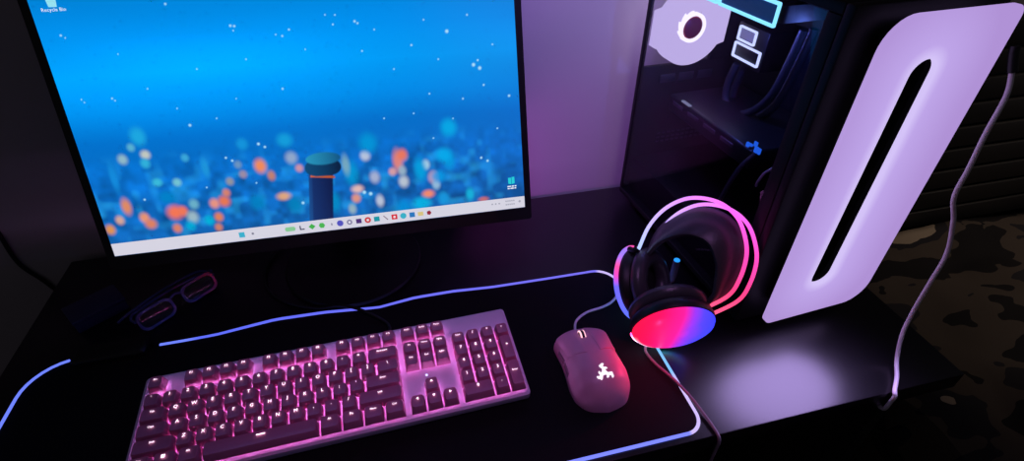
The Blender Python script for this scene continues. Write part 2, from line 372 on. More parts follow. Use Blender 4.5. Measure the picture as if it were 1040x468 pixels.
icons = [('start_icon', 152.2, sq(7, 7), (60, 175, 205)), ('search_icon', 165.5, circ(1.5), (120, 120, 140)), ('weather_icon', 212.2, rrect(13, 6, 2.5), (135, 200, 150)),
         ('app_icon', 227.1, [(-3, -3), (3, -3), (3, -1.4), (-1.4, -1.4), (-1.4, 3), (-3, 3)], (60, 60, 90)), ('app_icon', 239.8, [(0, -4), (4.4, 0), (0, 4), (-4.4, 0)], (70, 175, 80)),
         ('app_icon', 252.5, circ(4, 6), (75, 180, 85)), ('app_icon', 265.2, sq(1.6, 3), (120, 120, 150)), ('app_icon', 276.1, circ(4.2), (85, 85, 190)), ('app_icon', 288.3, circ(3.6), (125, 120, 160)),
         ('app_icon', 300.5, sq(7, 6.4), (80, 50, 120)), ('app_icon', 312.4, circ(4.2), (205, 60, 70)), ('app_icon', 324.3, sq(7.4, 6.8), (30, 150, 165)), ('app_icon', 336, [(-3, 3), (-2, 3.6), (3.4, -2.4), (2.2, -3.2)], (130, 110, 130)),
         ('app_icon', 347.9, sq(7.6, 7.2), (215, 45, 65)), ('app_icon', 359.9, circ(4.2), (60, 175, 200)), ('app_icon', 371.9, sq(7.2, 7), (45, 120, 190)), ('folder_icon', 383.4, sq(7.4, 5.6), (215, 195, 130)),
         ('app_icon', 395, circ(3.4, 5), (150, 40, 60))]
for n_, u, ol, c in icons:
    obj(n_, flat(ol, on_screen(u, 8.6, .0012)), glow('icon_colour', c), screen, False)
for u, c in ((288.3, (225, 222, 235)), (312.4, (240, 225, 230)), (347.9, (245, 220, 225))):
    obj('icon_centre', flat(circ(1.7), on_screen(u, 8.6, .0014)), glow('icon_centre', c), screen, False)
bm = bmesh.new()
for u, w in ((484, 2), (489, 2), (494, 2)): bmesh.ops.transform(bm, matrix=Matrix.Identity(4), verts=[]); bm.faces.new([bm.verts.new(on_screen(u, 9.8, .0012) @ Vector((x/1000, y/1000, 0))) for x, y in circ(1.3, 8)])
for v in (12, 7):
    for k in range(5): bm.faces.new([bm.verts.new(on_screen(504+k*2.8, v, .0012) @ Vector((x/1000, y/1000, 0))) for x, y in sq(1.9, 2)])
bm.faces.new([bm.verts.new(on_screen(523.5, 9.8, .0012) @ Vector((x/1000, y/1000, 0))) for x, y in circ(1.9, 6)])
obj('clock_and_tray', bm, glow('tray_grey', (165, 165, 182)), screen, False)
bm = bmesh.new(); mm = on_screen(22, 293.5, .001)
for p in ([(-4, -4.5), (4, -4.5), (5.2, 4.5), (-5.2, 4.5)],): bm.faces.new([bm.verts.new(mm @ Vector((x/1000, y/1000, 0))) for x, y in p])
obj('bin_icon', bm, glow('bin_pale', (150, 225, 240)), screen, False)
tm = text_mesh('Recycle Bin', .0052); tm.transform(Matrix.Translation(-ORG[mon.name]) @ on_screen(22, 286.3, .001)); obj('icon_caption', tm, glow('caption_white', (235, 245, 255)), screen, False)
bm = bmesh.new(); mm = on_screen(513.5, 41, .001)
for p in ([(-4.6, -4), (-.4, -5), (-.4, 4.4), (-4.6, 4.4)], [(.4, -5), (4.4, -4), (4.4, 5.2), (.4, 5.2)]): bm.faces.new([bm.verts.new(mm @ Vector((x/1000, y/1000, 0))) for x, y in p])
obj('folder_icon', bm, glow('folder_teal', (40, 205, 215)), screen, False)
bm = bmesh.new()
for v, ws in ((33, (5, 3.5)), (30, (3, 5))):
    u = 513.4-6
    for w in ws + (2.5,):
        bm.faces.new([bm.verts.new(on_screen(u+w/2, v, .001) @ Vector((x/1000, y/1000, 0))) for x, y in sq(w, 1.7)]); u += w+.9
obj('icon_caption', bm, glow('caption_white', (235, 240, 255)), screen, False)

# ------------------------------------------------------------------ mouse mat with a lit edge
px0, px1, py0, py1 = -.487, .306, .2785, .5665
mat_t = thing('mouse_mat', 'wide black cloth mouse mat with a glowing blue edge, under the keyboard and mouse', 'mouse mat', ((px0+px1)/2, (py0+py1)/2, 0))
def edge_wave(x):
    xs = [-.487, -.352, -.31, -.27, -.232, -.191, -.126, -.053, 0, .056, .115, .209, .306]; zs = [0, 0, 0, .001, .006, .011, .009, .0005, .008, .008, .003, .001, 0]
    return float(np.interp(x, xs, zs))
cx_, cy_ = (px0+px1)/2, (py0+py1)/2
ol = rrect(px1-px0, py1-py0, (.032, .05, .03, .022), 8, cx_, cy_)
def densify(ol, step=.012):
    out = []
    for a, b in zip(ol, ol[1:]+ol[:1]):
        n = max(1, int(math.hypot(b[0]-a[0], b[1]-a[1])/step))
        for k in range(n): out.append((a[0]+(b[0]-a[0])*k/n, a[1]+(b[1]-a[1])*k/n))
    return out
dl = densify(ol)
def zrise(x, y): return edge_wave(x)*max(0, 1-(py1-y)/.05)**1.5 if y > py1-.05 else 0
# the cloth: concentric rings of the outline
bm = bmesh.new(); rings = []
for s, zz in ((1, 0), (1, .0022), (.985, .0030), (.95, .003), (.9, .003), (.8, .003), (.5, .003), (.05, .003)):
    rings.append([])
    for x, y in dl:
        X = cx_+(x-cx_)*(1-(1-s)*.36 if s > .6 else s); Y = cy_+(y-cy_)*s
        rings[-1].append(bm.verts.new((X, Y, zz+zrise(X, Y))))
for a, b in zip(rings, rings[1:]):
    for k in range(len(a)): bm.faces.new((a[k], a[(k+1) % len(a)], b[(k+1) % len(a)], b[k]))
bm.faces.new(rings[-1]); obj('mat_cloth', bm, M['pad'], mat_t)
# light strip: runs from the control box along the back, right, front and left edges
gap0, gap1 = -.441, -.352
path = [(x, y) for x, y in dl]
start = min(range(len(path)), key=lambda k: abs(path[k][0]-gap1)+abs(path[k][1]-py1)*5)
path = path[start:]+path[:start]; path = path[::-1]; path = [p for p in path if not (p[1] > py1-.004 and gap0 < p[0] < gap1)]
pts = [Vector((x, y, .0026+zrise(x, y))) for x, y in path]
if (pts[0]-pts[-1]).length < .02: pass
bm = bmesh.new(); add_tube(bm, pts, .0021, seg=8)
strip = obj('light_strip', bm, M['led_tube'], mat_t, label='glowing blue and violet edge strip')
cols = []
for v in strip.data.vertices:
    w = v.co+ORG[mat_t.name]
    if w.x > .27 and .36 < w.y < .45: c = np.array(lin((120, 190, 255)))*1.1
    elif w.x > .285: c = np.array(lin((205, 185, 255)))*1.1
    elif w.y < .30: c = np.array(lin((118, 128, 255)))*1.25
    elif w.x < -.3 and w.y < .57: c = np.array(lin((105, 125, 255)))*1.2
    else:
        t = np.clip((w.x+.35)/.6, 0, 1); c = (np.array(lin((92, 110, 255)))*(1-t)+np.array(lin((120, 112, 245)))*t)*1.05
    cols.append((*c, 1))
led_colors(strip.data, cols)
obj('control_box', box((gap0+.002, py1-.016, .0), (gap1-.002, py1+.014, .013), .004, 3), M['blackp'], mat_t, label='black control box at the back edge')

# ------------------------------------------------------------------ keyboard
P = .01905; KO = Vector((-.3156, .4454, .0418)); KT = R(5.0)
kb = thing('keyboard', 'pink full-size mechanical keyboard with pink backlight on the black mouse mat', 'keyboard', KO, (KT, 0, R(1.42)), local=True)
# local frame: x along the rows, y towards the function row, z out of the key tops; (0,0) is the left end of the number row
KX0, KX1, KY0, KY1 = -.0095, .4325, -.0935, .041
PL = -.0165                                       # plate level
bm = bmesh.new(); w, h = KX1-KX0, KY1-KY0
o_ = rrect(w, h, .005, 5, (KX0+KX1)/2, (KY0+KY1)/2); i_ = rrect(w-.006, h-.006, .0035, 5, (KX0+KX1)/2, (KY0+KY1)/2)
lo_ = rrect(w-.004, h-.004, .004, 5, (KX0+KX1)/2, (KY0+KY1)/2)
n = len(o_)
prof = [(lo_, -.0292), (o_, -.0262), (o_, PL-.0008), (i_, PL+.0008)]
rg = [[bm.verts.new((x, y, z)) for x, y in ol_] for ol_, z in prof]
bm.faces.new(rg[0][::-1])
for a, b in zip(rg, rg[1:]):
    for k in range(n): bm.faces.new((a[k], a[(k+1) % n], b[(k+1) % n], b[k]))
obj('case', bm, M['pink'], kb)
obj('top_plate', prism(i_, PL-.0005, PL+.0007), M['pink'], kb, label='pink plate lit by the key lamps')
for x in (.03, .39):
    for y, z0 in ((.025, -.0400), (-.08, -.0308)):
        obj('foot', box((x-.014, y-.004, z0), (x+.014, y+.004, -.0290), .0006), M['pink_dark'], kb)
# key table: label, u (centre), v (row), width, height
keys = [('Esc', .5, -1.25, 1, 1)]
for k in range(12): keys.append(('F%d' % (k+1), [2.5, 3.5, 4.5, 5.5, 7, 8, 9, 10, 11.5, 12.5, 13.5, 14.5][k], -1.25, 1, 1))
keys += [('PrtSc', 15.75, -1.25, 1, 1), ('ScrLk', 16.75, -1.25, 1, 1), ('Pause', 17.75, -1.25, 1, 1)]
keys += [(c, .5+k, 0, 1, 1) for k, c in enumerate('`1234567890-=')] + [('Backspace', 14, 0, 2, 1)]
keys += [('Tab', .75, 1, 1.5, 1)] + [(c, 2+k, 1, 1, 1) for k, c in enumerate('QWERTYUIOP[]')] + [('\\', 14.25, 1, 1.5, 1)]
keys += [('Caps', .875, 2, 1.75, 1)] + [(c, 2.25+k, 2, 1, 1) for k, c in enumerate("ASDFGHJKL;'")] + [('Enter', 13.875, 2, 2.25, 1)]
keys += [('Shift', 1.125, 3, 2.25, 1)] + [(c, 2.75+k, 3, 1, 1) for k, c in enumerate('ZXCVBNM,./')] + [('Shift', 13.625, 3, 2.75, 1)]
keys += [('Ctrl', .625, 4, 1.25, 1), ('Win', 1.875, 4, 1.25, 1), ('Alt', 3.125, 4, 1.25, 1), ('space', 6.875, 4, 6.25, 1), ('Alt', 10.625, 4, 1.25, 1), ('Fn', 11.875, 4, 1.25, 1), ('Menu', 13.125, 4, 1.25, 1), ('Ctrl', 14.375, 4, 1.25, 1)]
keys += [('Ins', 15.75, 0, 1, 1), ('Home', 16.75, 0, 1, 1), ('PgUp', 17.75, 0, 1, 1), ('Del', 15.75, 1, 1, 1), ('End', 16.75, 1, 1, 1), ('PgDn', 17.75, 1, 1, 1)]
keys += [('^', 16.75, 3, 1, 1), ('<', 15.75, 4, 1, 1), ('v', 16.75, 4, 1, 1), ('>', 17.75, 4, 1, 1)]
keys += [('Num', 19, 0, 1, 1), ('/', 20, 0, 1, 1), ('*', 21, 0, 1, 1), ('-', 22, 0, 1, 1), ('7', 19, 1, 1, 1), ('8', 20, 1, 1, 1), ('9', 21, 1, 1, 1), ('+', 22, 1.5, 1, 2),
         ('4', 19, 2, 1, 1), ('5', 20, 2, 1, 1), ('6', 21, 2, 1, 1), ('1', 19, 3, 1, 1), ('2', 20, 3, 1, 1), ('3', 21, 3, 1, 1), ('Enter', 22, 3.5, 1, 2), ('0', 19.5, 4, 2, 1), ('.', 21, 4, 1, 1)]
def key_mesh(wu, hu):
    """one keycap: flared skirt, rounded edges, dished top"""
    W = (wu-1)*P; Hh = (hu-1)*P
    lay = [(.0174, .0174, 0, -.0118, .0012), (.0174, .0174, 0, -.0110, .0016), (.0140, .0152, .0009, -.0012, .0026), (.0128, .0142, .0010, -.0002, .0024), (.0110, .0124, .0010, -.0004, .0022), (.0050, .0060, .0010, -.0010, .0018)]
    bm = bmesh.new(); rg = []
    for a, b, dy, z, r_ in lay:
        rg.append([bm.verts.new((x, y+dy, z)) for x, y in rrect(a+W, b+Hh, min(r_, a/2.2), 3)])
    bm.faces.new(rg[0][::-1]); nn = len(rg[0])
    for a, b in zip(rg, rg[1:]):
        for k in range(nn): bm.faces.new((a[k], a[(k+1) % nn], b[(k+1) % nn], b[k]))
    bm.faces.new(rg[-1]); bmesh.ops.recalc_face_normals(bm, faces=bm.faces)
    me = bpy.data.meshes.new('key'); bm.to_mesh(me); bm.free(); me.materials.append(M['pink_key'])
    me.polygons.foreach_set('use_smooth', [True]*len(me.polygons)); me.set_sharp_from_angle(angle=R(40)); return me
KM = {}; LM = {}
leds = bmesh.new()
arrows = {'^': 0, '<': 90, 'v': 180, '>': 270}
for s, u, v, wu, hu in keys:
    if (wu, hu) not in KM: KM[(wu, hu)] = key_mesh(wu, hu)
    kx, ky = u*P, -v*P-.0035
    k = bpy.data.objects.new('space_bar' if s == 'space' else 'key', KM[(wu, hu)]); C.objects.link(k); k.parent = kb; k.location = (kx, ky, 0)
    if s not in LM:
        if s in arrows:
            bm = bmesh.new(); a = R(arrows[s]); bm.faces.new([bm.verts.new((x*math.cos(a)-y*math.sin(a), x*math.sin(a)+y*math.cos(a), 0)) for x, y in ((-.0016, -.001), (.0016, -.001), (0, .0016))])
            lm = bpy.data.meshes.new('legend'); bm.to_mesh(lm); bm.free()
        elif s == 'Win':
            bm = bmesh.new()
            for a in (-1, 1):
                for b in (-1, 1): bm.faces.new([bm.verts.new((x+a*.00095, y+b*.00095, 0)) for x, y in ((-.0008, -.0008), (.0008, -.0008), (.0008, .0008), (-.0008, .0008))])
            lm = bpy.data.meshes.new('legend'); bm.to_mesh(lm); bm.free()
        elif s == 'space':
            bm = bmesh.new(); bm.faces.new([bm.verts.new(p_) for p_ in ((-.0045, -.0006, 0), (.0045, -.0006, 0), (.0045, .0006, 0), (-.0045, .0006, 0))])
            lm = bpy.data.meshes.new('legend'); bm.to_mesh(lm); bm.free()
        else:
            lm = text_mesh(s, .0056 if len(s) == 1 else (.0042 if len(s) == 2 else .0031))
        lm.materials.append(M['legend']); LM[s] = lm
    g = bpy.data.objects.new('legend', LM[s]); C.objects.link(g); g.parent = k; g.location = (0, .0036 if hu == 1 else .0036, .0006)
    # lamp on the plate under this key
    span = int(max(1, round(max(wu, hu))))
    for q in range(span):
        ox = (q-(span-1)/2)*P*(wu/span) if wu > 1 else 0; oy = (q-(span-1)/2)*P if hu > 1 else 0
        add_box(leds, (kx+ox-.0028, ky+oy+.0005, PL+.0008), (kx+ox+.0028, ky+oy+.0040, PL+.0030))
kl = obj('key_lamp', leds, M['keyled'], kb, False, label='pink lamps glowing under the keys'); kl['kind'] = 'stuff'
for u in (16.75,):
    obj('indicator_light', lathe([(0, PL+.0018), (.0011, PL+.0018), (.0013, PL+.0008), (0, PL+.0008)], Matrix.Translation((u*P-.004, -2.0*P, 0)), 14), M['led_white'], kb)
# its cable: out of the back, over the mat edge, to behind the monitor foot (points in the keyboard's own frame)
kinv = (Matrix.Translation(KO) @ Matrix.Rotation(R(1.42), 4, 'Z') @ Matrix.Rotation(KT, 4, 'X')).inverted()
cab = smooth_path([(-.0405, .489, .017), (-.041, .505, .010), (-.043, .53, .0065), (-.075, .556, .0140), (-.105, .572, .0145), (-.138, .584, .0048), (-.184, .610, .0036), (-.214, .648, .0034), (-.222, .70, .0034), (-.205, .745, .0034)], 10)
obj('cable', tube([kinv @ p_ for p_ in cab], .0022, seg=10), M['black_cable'], kb, label='black cable from the back of the keyboard')

# ------------------------------------------------------------------ mouse
MO = Vector((.2055, .382, .0034)); MY = R(-1.0)
mouse = thing('mouse', 'pink ergonomic computer mouse with a lit emblem, right of the keyboard', 'mouse', MO, (0, 0, MY), local=True)
mw_y = [v*.90 for v in (-.0635, -.0628, -.060, -.053, -.04, -.022, 0, .02, .04, .054, .0605, .0635)]
mw_w = [v*1.17 for v in (.0005, .008, .0155, .0235, .0300, .0318, .0304, .0298, .0312, .0322, .0300, .0240)]
mw_h = [.010, .016, .0225, .0305, .0385, .0425, .0420, .0382, .0318, .0262, .0235, .0222]
fy = np.linspace(mw_y[0], mw_y[-1], 400)
def smoothed(v):
    a = np.interp(fy, mw_y, v); n_ = 22
    e = np.concatenate([np.full(n_, 2*a[0])-a[1:n_+1][::-1], a, np.full(n_, 2*a[-1])-a[-n_-1:-1][::-1]])
    return np.convolve(e, np.hanning(2*n_+1)/np.hanning(2*n_+1).sum(), 'valid')
fw_, fh_ = smoothed(mw_w), smoothed(mw_h)
def mdim(y): return max(.0004, float(np.interp(y, fy, fw_))), float(np.interp(y, fy, fh_))
def mpt(s, y, off=0):
    """surface point: s in -1..1 runs from the lower left rim over the top to the lower right rim"""
    w, h = mdim(y); a = s*math.pi/2
    x = w*math.copysign(abs(math.sin(a))**.78, a); z = h*(abs(math.cos(a))**.72)
    x -= .0012*math.cos(a)**2                         # hump leans a little to the thumb side
    n = Vector((math.sin(a)*.9, 0, math.cos(a))).normalized()
    if w > .01: z += .0022*s*s*s*math.cos(a)
    return Vector((x, y, .0015+z))+n*off
def mgrid(s0, s1, y0, y1, off, ns=26, ny=40, thick=0.0):
    bm = bmesh.new(); G = []
    for j in range(ny+1):
        y = y0+(y1-y0)*j/ny
        G.append([bm.verts.new(mpt(s0+(s1-s0)*i/ns, y, off)) for i in range(ns+1)])
    for j in range(ny):
        for i in range(ns): bm.faces.new((G[j][i], G[j][i+1], G[j+1][i+1], G[j+1][i]))
    return bm, G
bm, G = mgrid(-1, 1, -.05713, .05713, 0, 40, 60)
# close the bottom and the nose
def cap(row): bm.faces.new(row)
bm.faces.new(G[-1]); bm.faces.new([r_[0] for r_ in G]+[r_[-1] for r_ in G][::-1]); bm.faces.new(G[0][::-1])
shell = obj('shell', bm, M['pink_mouse'], mouse)
def plate(s0, s1, y0f, y1f, off, ns=16, ny=26):
    """raised cover: an outer skin with a skirt down to the shell; y0f/y1f are functions of s"""
    bm = bmesh.new(); T = []; B = []
    for j in range(ny+1):
        T.append([]); B.append([])
        for i in range(ns+1):
            s = s0+(s1-s0)*i/ns; y = y0f(s)+(y1f(s)-y0f(s))*j/ny
            e = min(i, ns-i, j, ny-j)
            T[-1].append(bm.verts.new(mpt(s, y, off if e else off*.55)))
            B[-1].append(bm.verts.new(mpt(s, y, -.0006)))
    for j in range(ny):
        for i in range(ns): bm.faces.new((T[j][i], T[j][i+1], T[j+1][i+1], T[j+1][i]))
    for j in range(ny):
        bm.faces.new((T[j][0], T[j+1][0], B[j+1][0], B[j][0])); bm.faces.new((T[j][-1], B[j][-1], B[j+1][-1], T[j+1][-1]))
    for i in range(ns):
        bm.faces.new((T[0][i], B[0][i], B[0][i+1], T[0][i+1])); bm.faces.new((T[-1][i], T[-1][i+1], B[-1][i+1], B[-1][i]))
    return bm
obj('left_button', plate(-.70, -.10, lambda s: .004+.012*(abs(s)-.1), lambda s: .0580-.004*abs(s), .0011), M['pink_mouse'], mouse)
obj('right_button', plate(.10, .70, lambda s: .004+.012*(abs(s)-.1), lambda s: .0580-.006*abs(s), .0011), M['pink_mouse'], mouse)
for k in range(2):
    obj('side_button', plate(-.90, -.79, lambda s, k=k: -.006+k*.021, lambda s, k=k: .012+k*.021, .0012, 6, 8), M['pink_dark'], mouse)
wc = Vector((-.0030, .0395, .0277)); wr = .0088
wm = basis(wc, Vector((0, 1, 0)), Vector((0, 0, 1)), Vector((1, 0, 0)))
wh = obj('scroll_wheel', lathe([(0, -.0030), (wr-.001, -.0030), (wr, -.0022), (wr, .0022), (wr-.001, .0030), (0, .0030)], wm, 32), M['blackp'], mouse)
for sx in (-1, 1):
    obj('wheel_light', lathe([(wr-.0012, .0022*sx+.0005*sx), (wr+.0003, .0018*sx), (wr+.0003, .0030*sx), (wr-.0012, .0036*sx), (wr-.0012, .0027*sx)], wm, 32), glow('wheel_glow', (255, 190, 205), 1.5), wh)
# emblem: three curling strands that meet in the middle
def stroke(bm, pts, w0, w1, ang, scale, cy):
    Q = smooth_path([(x, y, 0) for x, y in pts], 8); n_ = len(Q); L_, R_ = [], []
    ca, sa = math.cos(ang), math.sin(ang)
    for i, q in enumerate(Q):
        t = (Q[min(i+1, n_-1)]-Q[max(i-1, 0)]).normalized(); nn = Vector((-t.y, t.x, 0)); f = i/(n_-1)
        w = (w0*(1-f)+w1*f)*(1 if f < .9 else (1-f)*8+.2)
        for lst, sg in ((L_, 1), (R_, -1)):
            p_ = (q+nn*w*sg); x = (p_.x*ca-p_.y*sa)*scale; y = (p_.x*sa+p_.y*ca)*scale+cy
            # lay it on the shell
            w_, h_ = mdim(y); xx = x+.0012; ss = math.copysign((math.asin(min(1, (abs(xx)/w_)**(1/.78)))/(math.pi/2)), xx) if w_ > 0 else 0
            v = mpt(ss, y, .0004); lst.append(bm.verts.new((x, y, v.z)))
    for i in range(n_-1): bm.faces.new((L_[i], L_[i+1], R_[i+1], R_[i]))
bm = bmesh.new()
for a in (90, 210, 330):
    stroke(bm, [(-.05, -.10), (.18, .0), (.45, -.06), (.70, .10), (.98, .02), (1.08, -.28)], .25, .14, R(a), .0098, -.029)
    stroke(bm, [(.35, -.05), (.52, -.30), (.40, -.52)], .19, .08, R(a), .0098, -.029)
    stroke(bm, [(.66, .08), (.80, .28), (1.0, .34)], .17, .06, R(a), .0098, -.029)
obj('emblem', bm, glow('emblem_white', (250, 240, 255), 1.2), mouse, False, label='glowing white three-headed emblem')
minv = (Matrix.Translation(MO) @ Matrix.Rotation(MY, 4, 'Z')).inverted()
cab = smooth_path([(.206, .4385, .014), (.206, .451, .012), (.216, .472, .0062), (.236, .484, .0056), (.262, .4885, .0056), (.280, .4955, .0062), (.297, .510, .0082), (.312, .527, .0070), (.325, .538, .0024), (.345, .556, .0022), (.372, .572, .0022)], 10)
obj('cable', tube([minv @ p_ for p_ in cab], .0018, seg=10), M['white_cable'], mouse, label='pale cable from the nose of the mouse')

# ------------------------------------------------------------------ headset
hs = thing('headset', 'black over-ear headset with glowing rainbow ear cups and headband, leaning on the tower', 'headset', (.315, .43, 0))
SC = .982
CAMP = Vector((0, 0, .5585))
HA = CAMP+(Vector((.306, .495, .10))-CAMP)*SC; HB = CAMP+(Vector((.357, .405, .06))-CAMP)*SC
hc = (HB-HA).normalized(); hp = Vector((-hc.y, hc.x, 0)).normalized(); h2 = hc.cross(hp); h2 = h2 if h2.z > 0 else -h2
hu = (hp*math.cos(R(60))+h2*math.sin(R(60))).normalized(); hn = hc.cross(hu).normalized(); HM = (HA+HB)/2
SEC = [(-.055, 0), (-.066, .032), (-.067, .062), (-.058, .088), (-.042, .105), (-.02, .1155), (.004, .1155), (.026, .105), (.044, .089), (.058, .064), (.064, .038), (.055, 0)]
t1 = smooth_path([HM+hc*s+hu*h for s, h in SEC], 6)
sh2 = hn*-.020+hc*.013
t2 = smooth_path([HM+sh2+hc*s+hu*h for s, h in SEC], 6)
ramp = [(0, (165, 190, 255)), (.12, (190, 170, 255)), (.3, (215, 130, 245)), (.5, (235, 95, 225)), (.7, (250, 70, 180)), (.88, (255, 60, 120)), (1, (255, 90, 130))]
for tt in (t1, t2):
    o = obj('headband_tube', tube(tt, .0024, seg=10), M['led_tube'], hs, label='glowing headband tube, blue to pink')
    n_ = len(tt); cols = []
    for k in range(len(o.data.vertices)):
        f_ = (k//10)/(n_-1); cc = [np.interp(f_, [r_[0] for r_ in ramp], [lin(r_[1])[j] for r_ in ramp]) for j in range(3)]
        cols.append((cc[0]*1.4, cc[1]*1.4, cc[2]*1.4, 1))
    led_colors(o.data, cols)
# soft strap under the tubes
off = sh2*.5
sp = smooth_path([HM+off+hc*s*(.86-.10*min(1, h/.08))+hu*(h*.77-.002) for s, h in SEC], 6)
bm = bmesh.new(); rg = []
for i, q in enumerate(sp):
    t = (sp[min(i+1, len(sp)-1)]-sp[max(i-1, 0)]).normalized(); out = hn.cross(t).normalized(); f_ = i/(len(sp)-1)
    w = .024*(.45+.55*math.sin(math.pi*f_)**.5); th_ = .0035
    k_ = R(52)*math.sin(math.pi*f_)**.6; wd = hn*math.cos(k_)-out*math.sin(k_); out = out*math.cos(k_)+hn*math.sin(k_)
    rg.append([bm.verts.new(q+wd*a*w+out*b*th_) for a, b in ((-1, -.6), (-.85, -1), (.85, -1), (1, -.6), (1, .6), (.85, 1), (-.85, 1), (-1, .6))])
for a, b in zip(rg, rg[1:]):
    for k in range(8): bm.faces.new((a[k], a[(k+1) % 8], b[(k+1) % 8], b[k]))
bm.faces.new(rg[0][::-1]); bm.faces.new(rg[-1])
obj('head_strap', bm, M['leather'], hs, label='black padded strap under the tubes')

def ear_cup(center, normal, Rr, kind):
    """center of the outer face, normal pointing away from the head"""
    n_ = Vector(normal).normalized(); e1 = Vector((0, 0, 1)).cross(n_).normalized(); e2 = n_.cross(e1)
    mt = basis(center, e1, e2, n_)
    body = obj('ear_cup', lathe([(0, -.004), (Rr*.90, -.004), (Rr*.985, -.007), (Rr*1.0, -.012), (Rr*.97, -.019), (Rr*.86, -.024), (0, -.024)], mt, 56), M['blackp'], hs)
    face = obj('light_face', lathe([(0, .0045), (Rr*.35, .0041), (Rr*.65, .0028), (Rr*.84, .0007), (Rr*.94, -.0022), (Rr*.975, -.0055), (Rr*.93, -.0058)], mt, 72), M['cup_face'], body, label='glowing outer face of the ear cup')
    cols = []
    for v in face.data.vertices:
        q = mt.inverted() @ (v.co+ORG[face.name]); x = q.x/Rr; y = q.y/Rr
        if kind == 'front':
            f_ = np.clip((x+.98)/1.96, 0, 1)
            st = [(0, (255, 15, 60)), (.25, (250, 15, 85)), (.5, (225, 25, 135)), (.62, (140, 45, 205)), (.75, (75, 60, 250)), (1, (40, 55, 250))]
            c = np.array([np.interp(f_, [s_[0] for s_ in st], [lin(s_[1])[j] for s_ in st]) for j in range(3)])
            r_ = math.hypot(x, y)
            if r_ > .90 and y < -.25: c = c*.35+np.array(lin((190, 225, 255)))*.9*min(1, (-y-.25)*2.2)
            c *= 1.5
        else:
            a = math.atan2(y, x)
            c = np.array(lin((95, 105, 255))) if y < .90 else np.array(lin((250, 60, 190)))
            if y < -.4: c = np.array(lin((150, 200, 255)))
        cols.append((*c, 1))
    led_colors(face.data, cols)
    if kind == 'back':                                   # light ring that stands proud of the rim
        arc = [mt @ Vector((Rr*1.03*math.cos(R(a)), Rr*1.03*math.sin(R(a)), -.009)) for a in range(0, 360, 5)]
        rl = obj('rim_light', tube(arc, .0030, seg=8, closed=True), M['led_tube'], body, label='blue and pink light ring round the cup')
        st = [(-1, (130, 190, 255)), (-.5, (90, 110, 255)), (.5, (110, 100, 255)), (.72, (235, 70, 190)), (.88, (250, 80, 160)), (1, (150, 120, 255))]
        led_colors(rl.data, [(*[1.2*np.interp(math.sin(R((k//8)*5)), [s_[0] for s_ in st], [lin(s_[1])[j] for s_ in st]) for j in range(3)], 1) for k in range(len(rl.data.vertices))])
    if kind == 'front':                                  # bright light line round the lower rim
        arc = [mt @ Vector((Rr*.975*math.cos(R(a)), Rr*.975*math.sin(R(a)), -.0068)) for a in range(-165, -19, 5)]
        rl = obj('rim_light', tube(arc, .0018, seg=8), M['rim_led'], body, label='cyan and blue light line on the lower rim')
        st = [(0, (255, 60, 150)), (.3, (200, 200, 255)), (.5, (90, 235, 255)), (.72, (70, 90, 255)), (1, (160, 50, 255))]
        led_colors(rl.data, [(*[np.interp((k//8)/(len(arc)-1), [s_[0] for s_ in st], [lin(s_[1])[j] for s_ in st]) for j in range(3)], 1) for k in range(len(rl.data.vertices))])
    pad_prof = []
    for k in range(17):
        a = 2*math.pi*k/16; pad_prof.append((Rr*.70+.0135*math.cos(a), -.0335+.0105*math.sin(a)))
    obj('ear_pad', lathe(pad_prof, mt, 56), M['leather'], hs)
    obj('ear_mesh', lathe([(0, -.0275), (Rr*.58, -.0275), (Rr*.6, -.0245), (0, -.0245)], mt, 40), M['foam'], body)
    return mt
NB = Vector((-.18, -.945, -.24)); NA = Vector((-.60, .62, -.50))
CB = Vector((.3085, .3815, .0572)); CA = Vector((.2930, .4815, .0525))
mb = ear_cup(CB, NB, .0530, 'front')
ma = ear_cup(CA, NA, .0475, 'back')
# yokes that carry the cups
obj('yoke', tube(smooth_path([HB+hc*.003, HB-hu*.008+hc*.004, CB+mb.to_3x3() @ Vector((.045, .018, -.014))], 6), .0042, seg=10), M['blackp'], hs)
obj('yoke', tube(smooth_path([HA-hc*.003, HA-hu*.006-hc*.003, CA+ma.to_3x3() @ Vector((-.012, .047, -.014))], 6), .0042, seg=10), M['blackp'], hs)
# microphone: thin boom from the back cup, blue lit tip
tip = Vector((.372, .497, .058))
mic0 = CA+ma.to_3x3() @ Vector((-.030, -.030, -.018))
obj('microphone_boom', tube(smooth_path([(.345, .480, .010), (.358, .487, .016), (.3715, .4965, .026)], 6), .0022, seg=8), M['grey_cable'], hs)
bm = lathe([(0, -.034), (.0036, -.033), (.005, -.024), (.005, .004), (.0042, .0075), (0, .0085)], Matrix.Translation(tip), 20)
mic = obj('microphone', bm, mat('microphone_body', (135, 140, 165), .4), hs)
obj('tip_light', lathe([(0, .0095), (.003, .0092), (.0044, .0078), (.0044, .0070), (0, .0070)], Matrix.Translation(tip), 20), glow('tip_blue', (40, 150, 255), 1.2), mic)
obj('microphone_arm', tube(smooth_path([(.318, .466, .010), (.330, .473, .007), (.345, .480, .010)], 6), .003, seg=8), M['blackp'], hs)
cab = smooth_path([(.289, .405, .012), (.286, .396, .007), (.291, .376, .0052), (.300, .352, .0066), (.3085, .322, .0066), (.3145, .293, .0032), (.3165, .272, .0022), (.3165, .2645, -.003), (.3165, .264, -.03), (.3165, .264, -.10), (.31, .262, -.25), (.31, .262, -.45)], 10)
obj('cable', tube(cab, .0019, seg=10), M['grey_cable'], hs, label='thin cable running over the front edge of the desk')

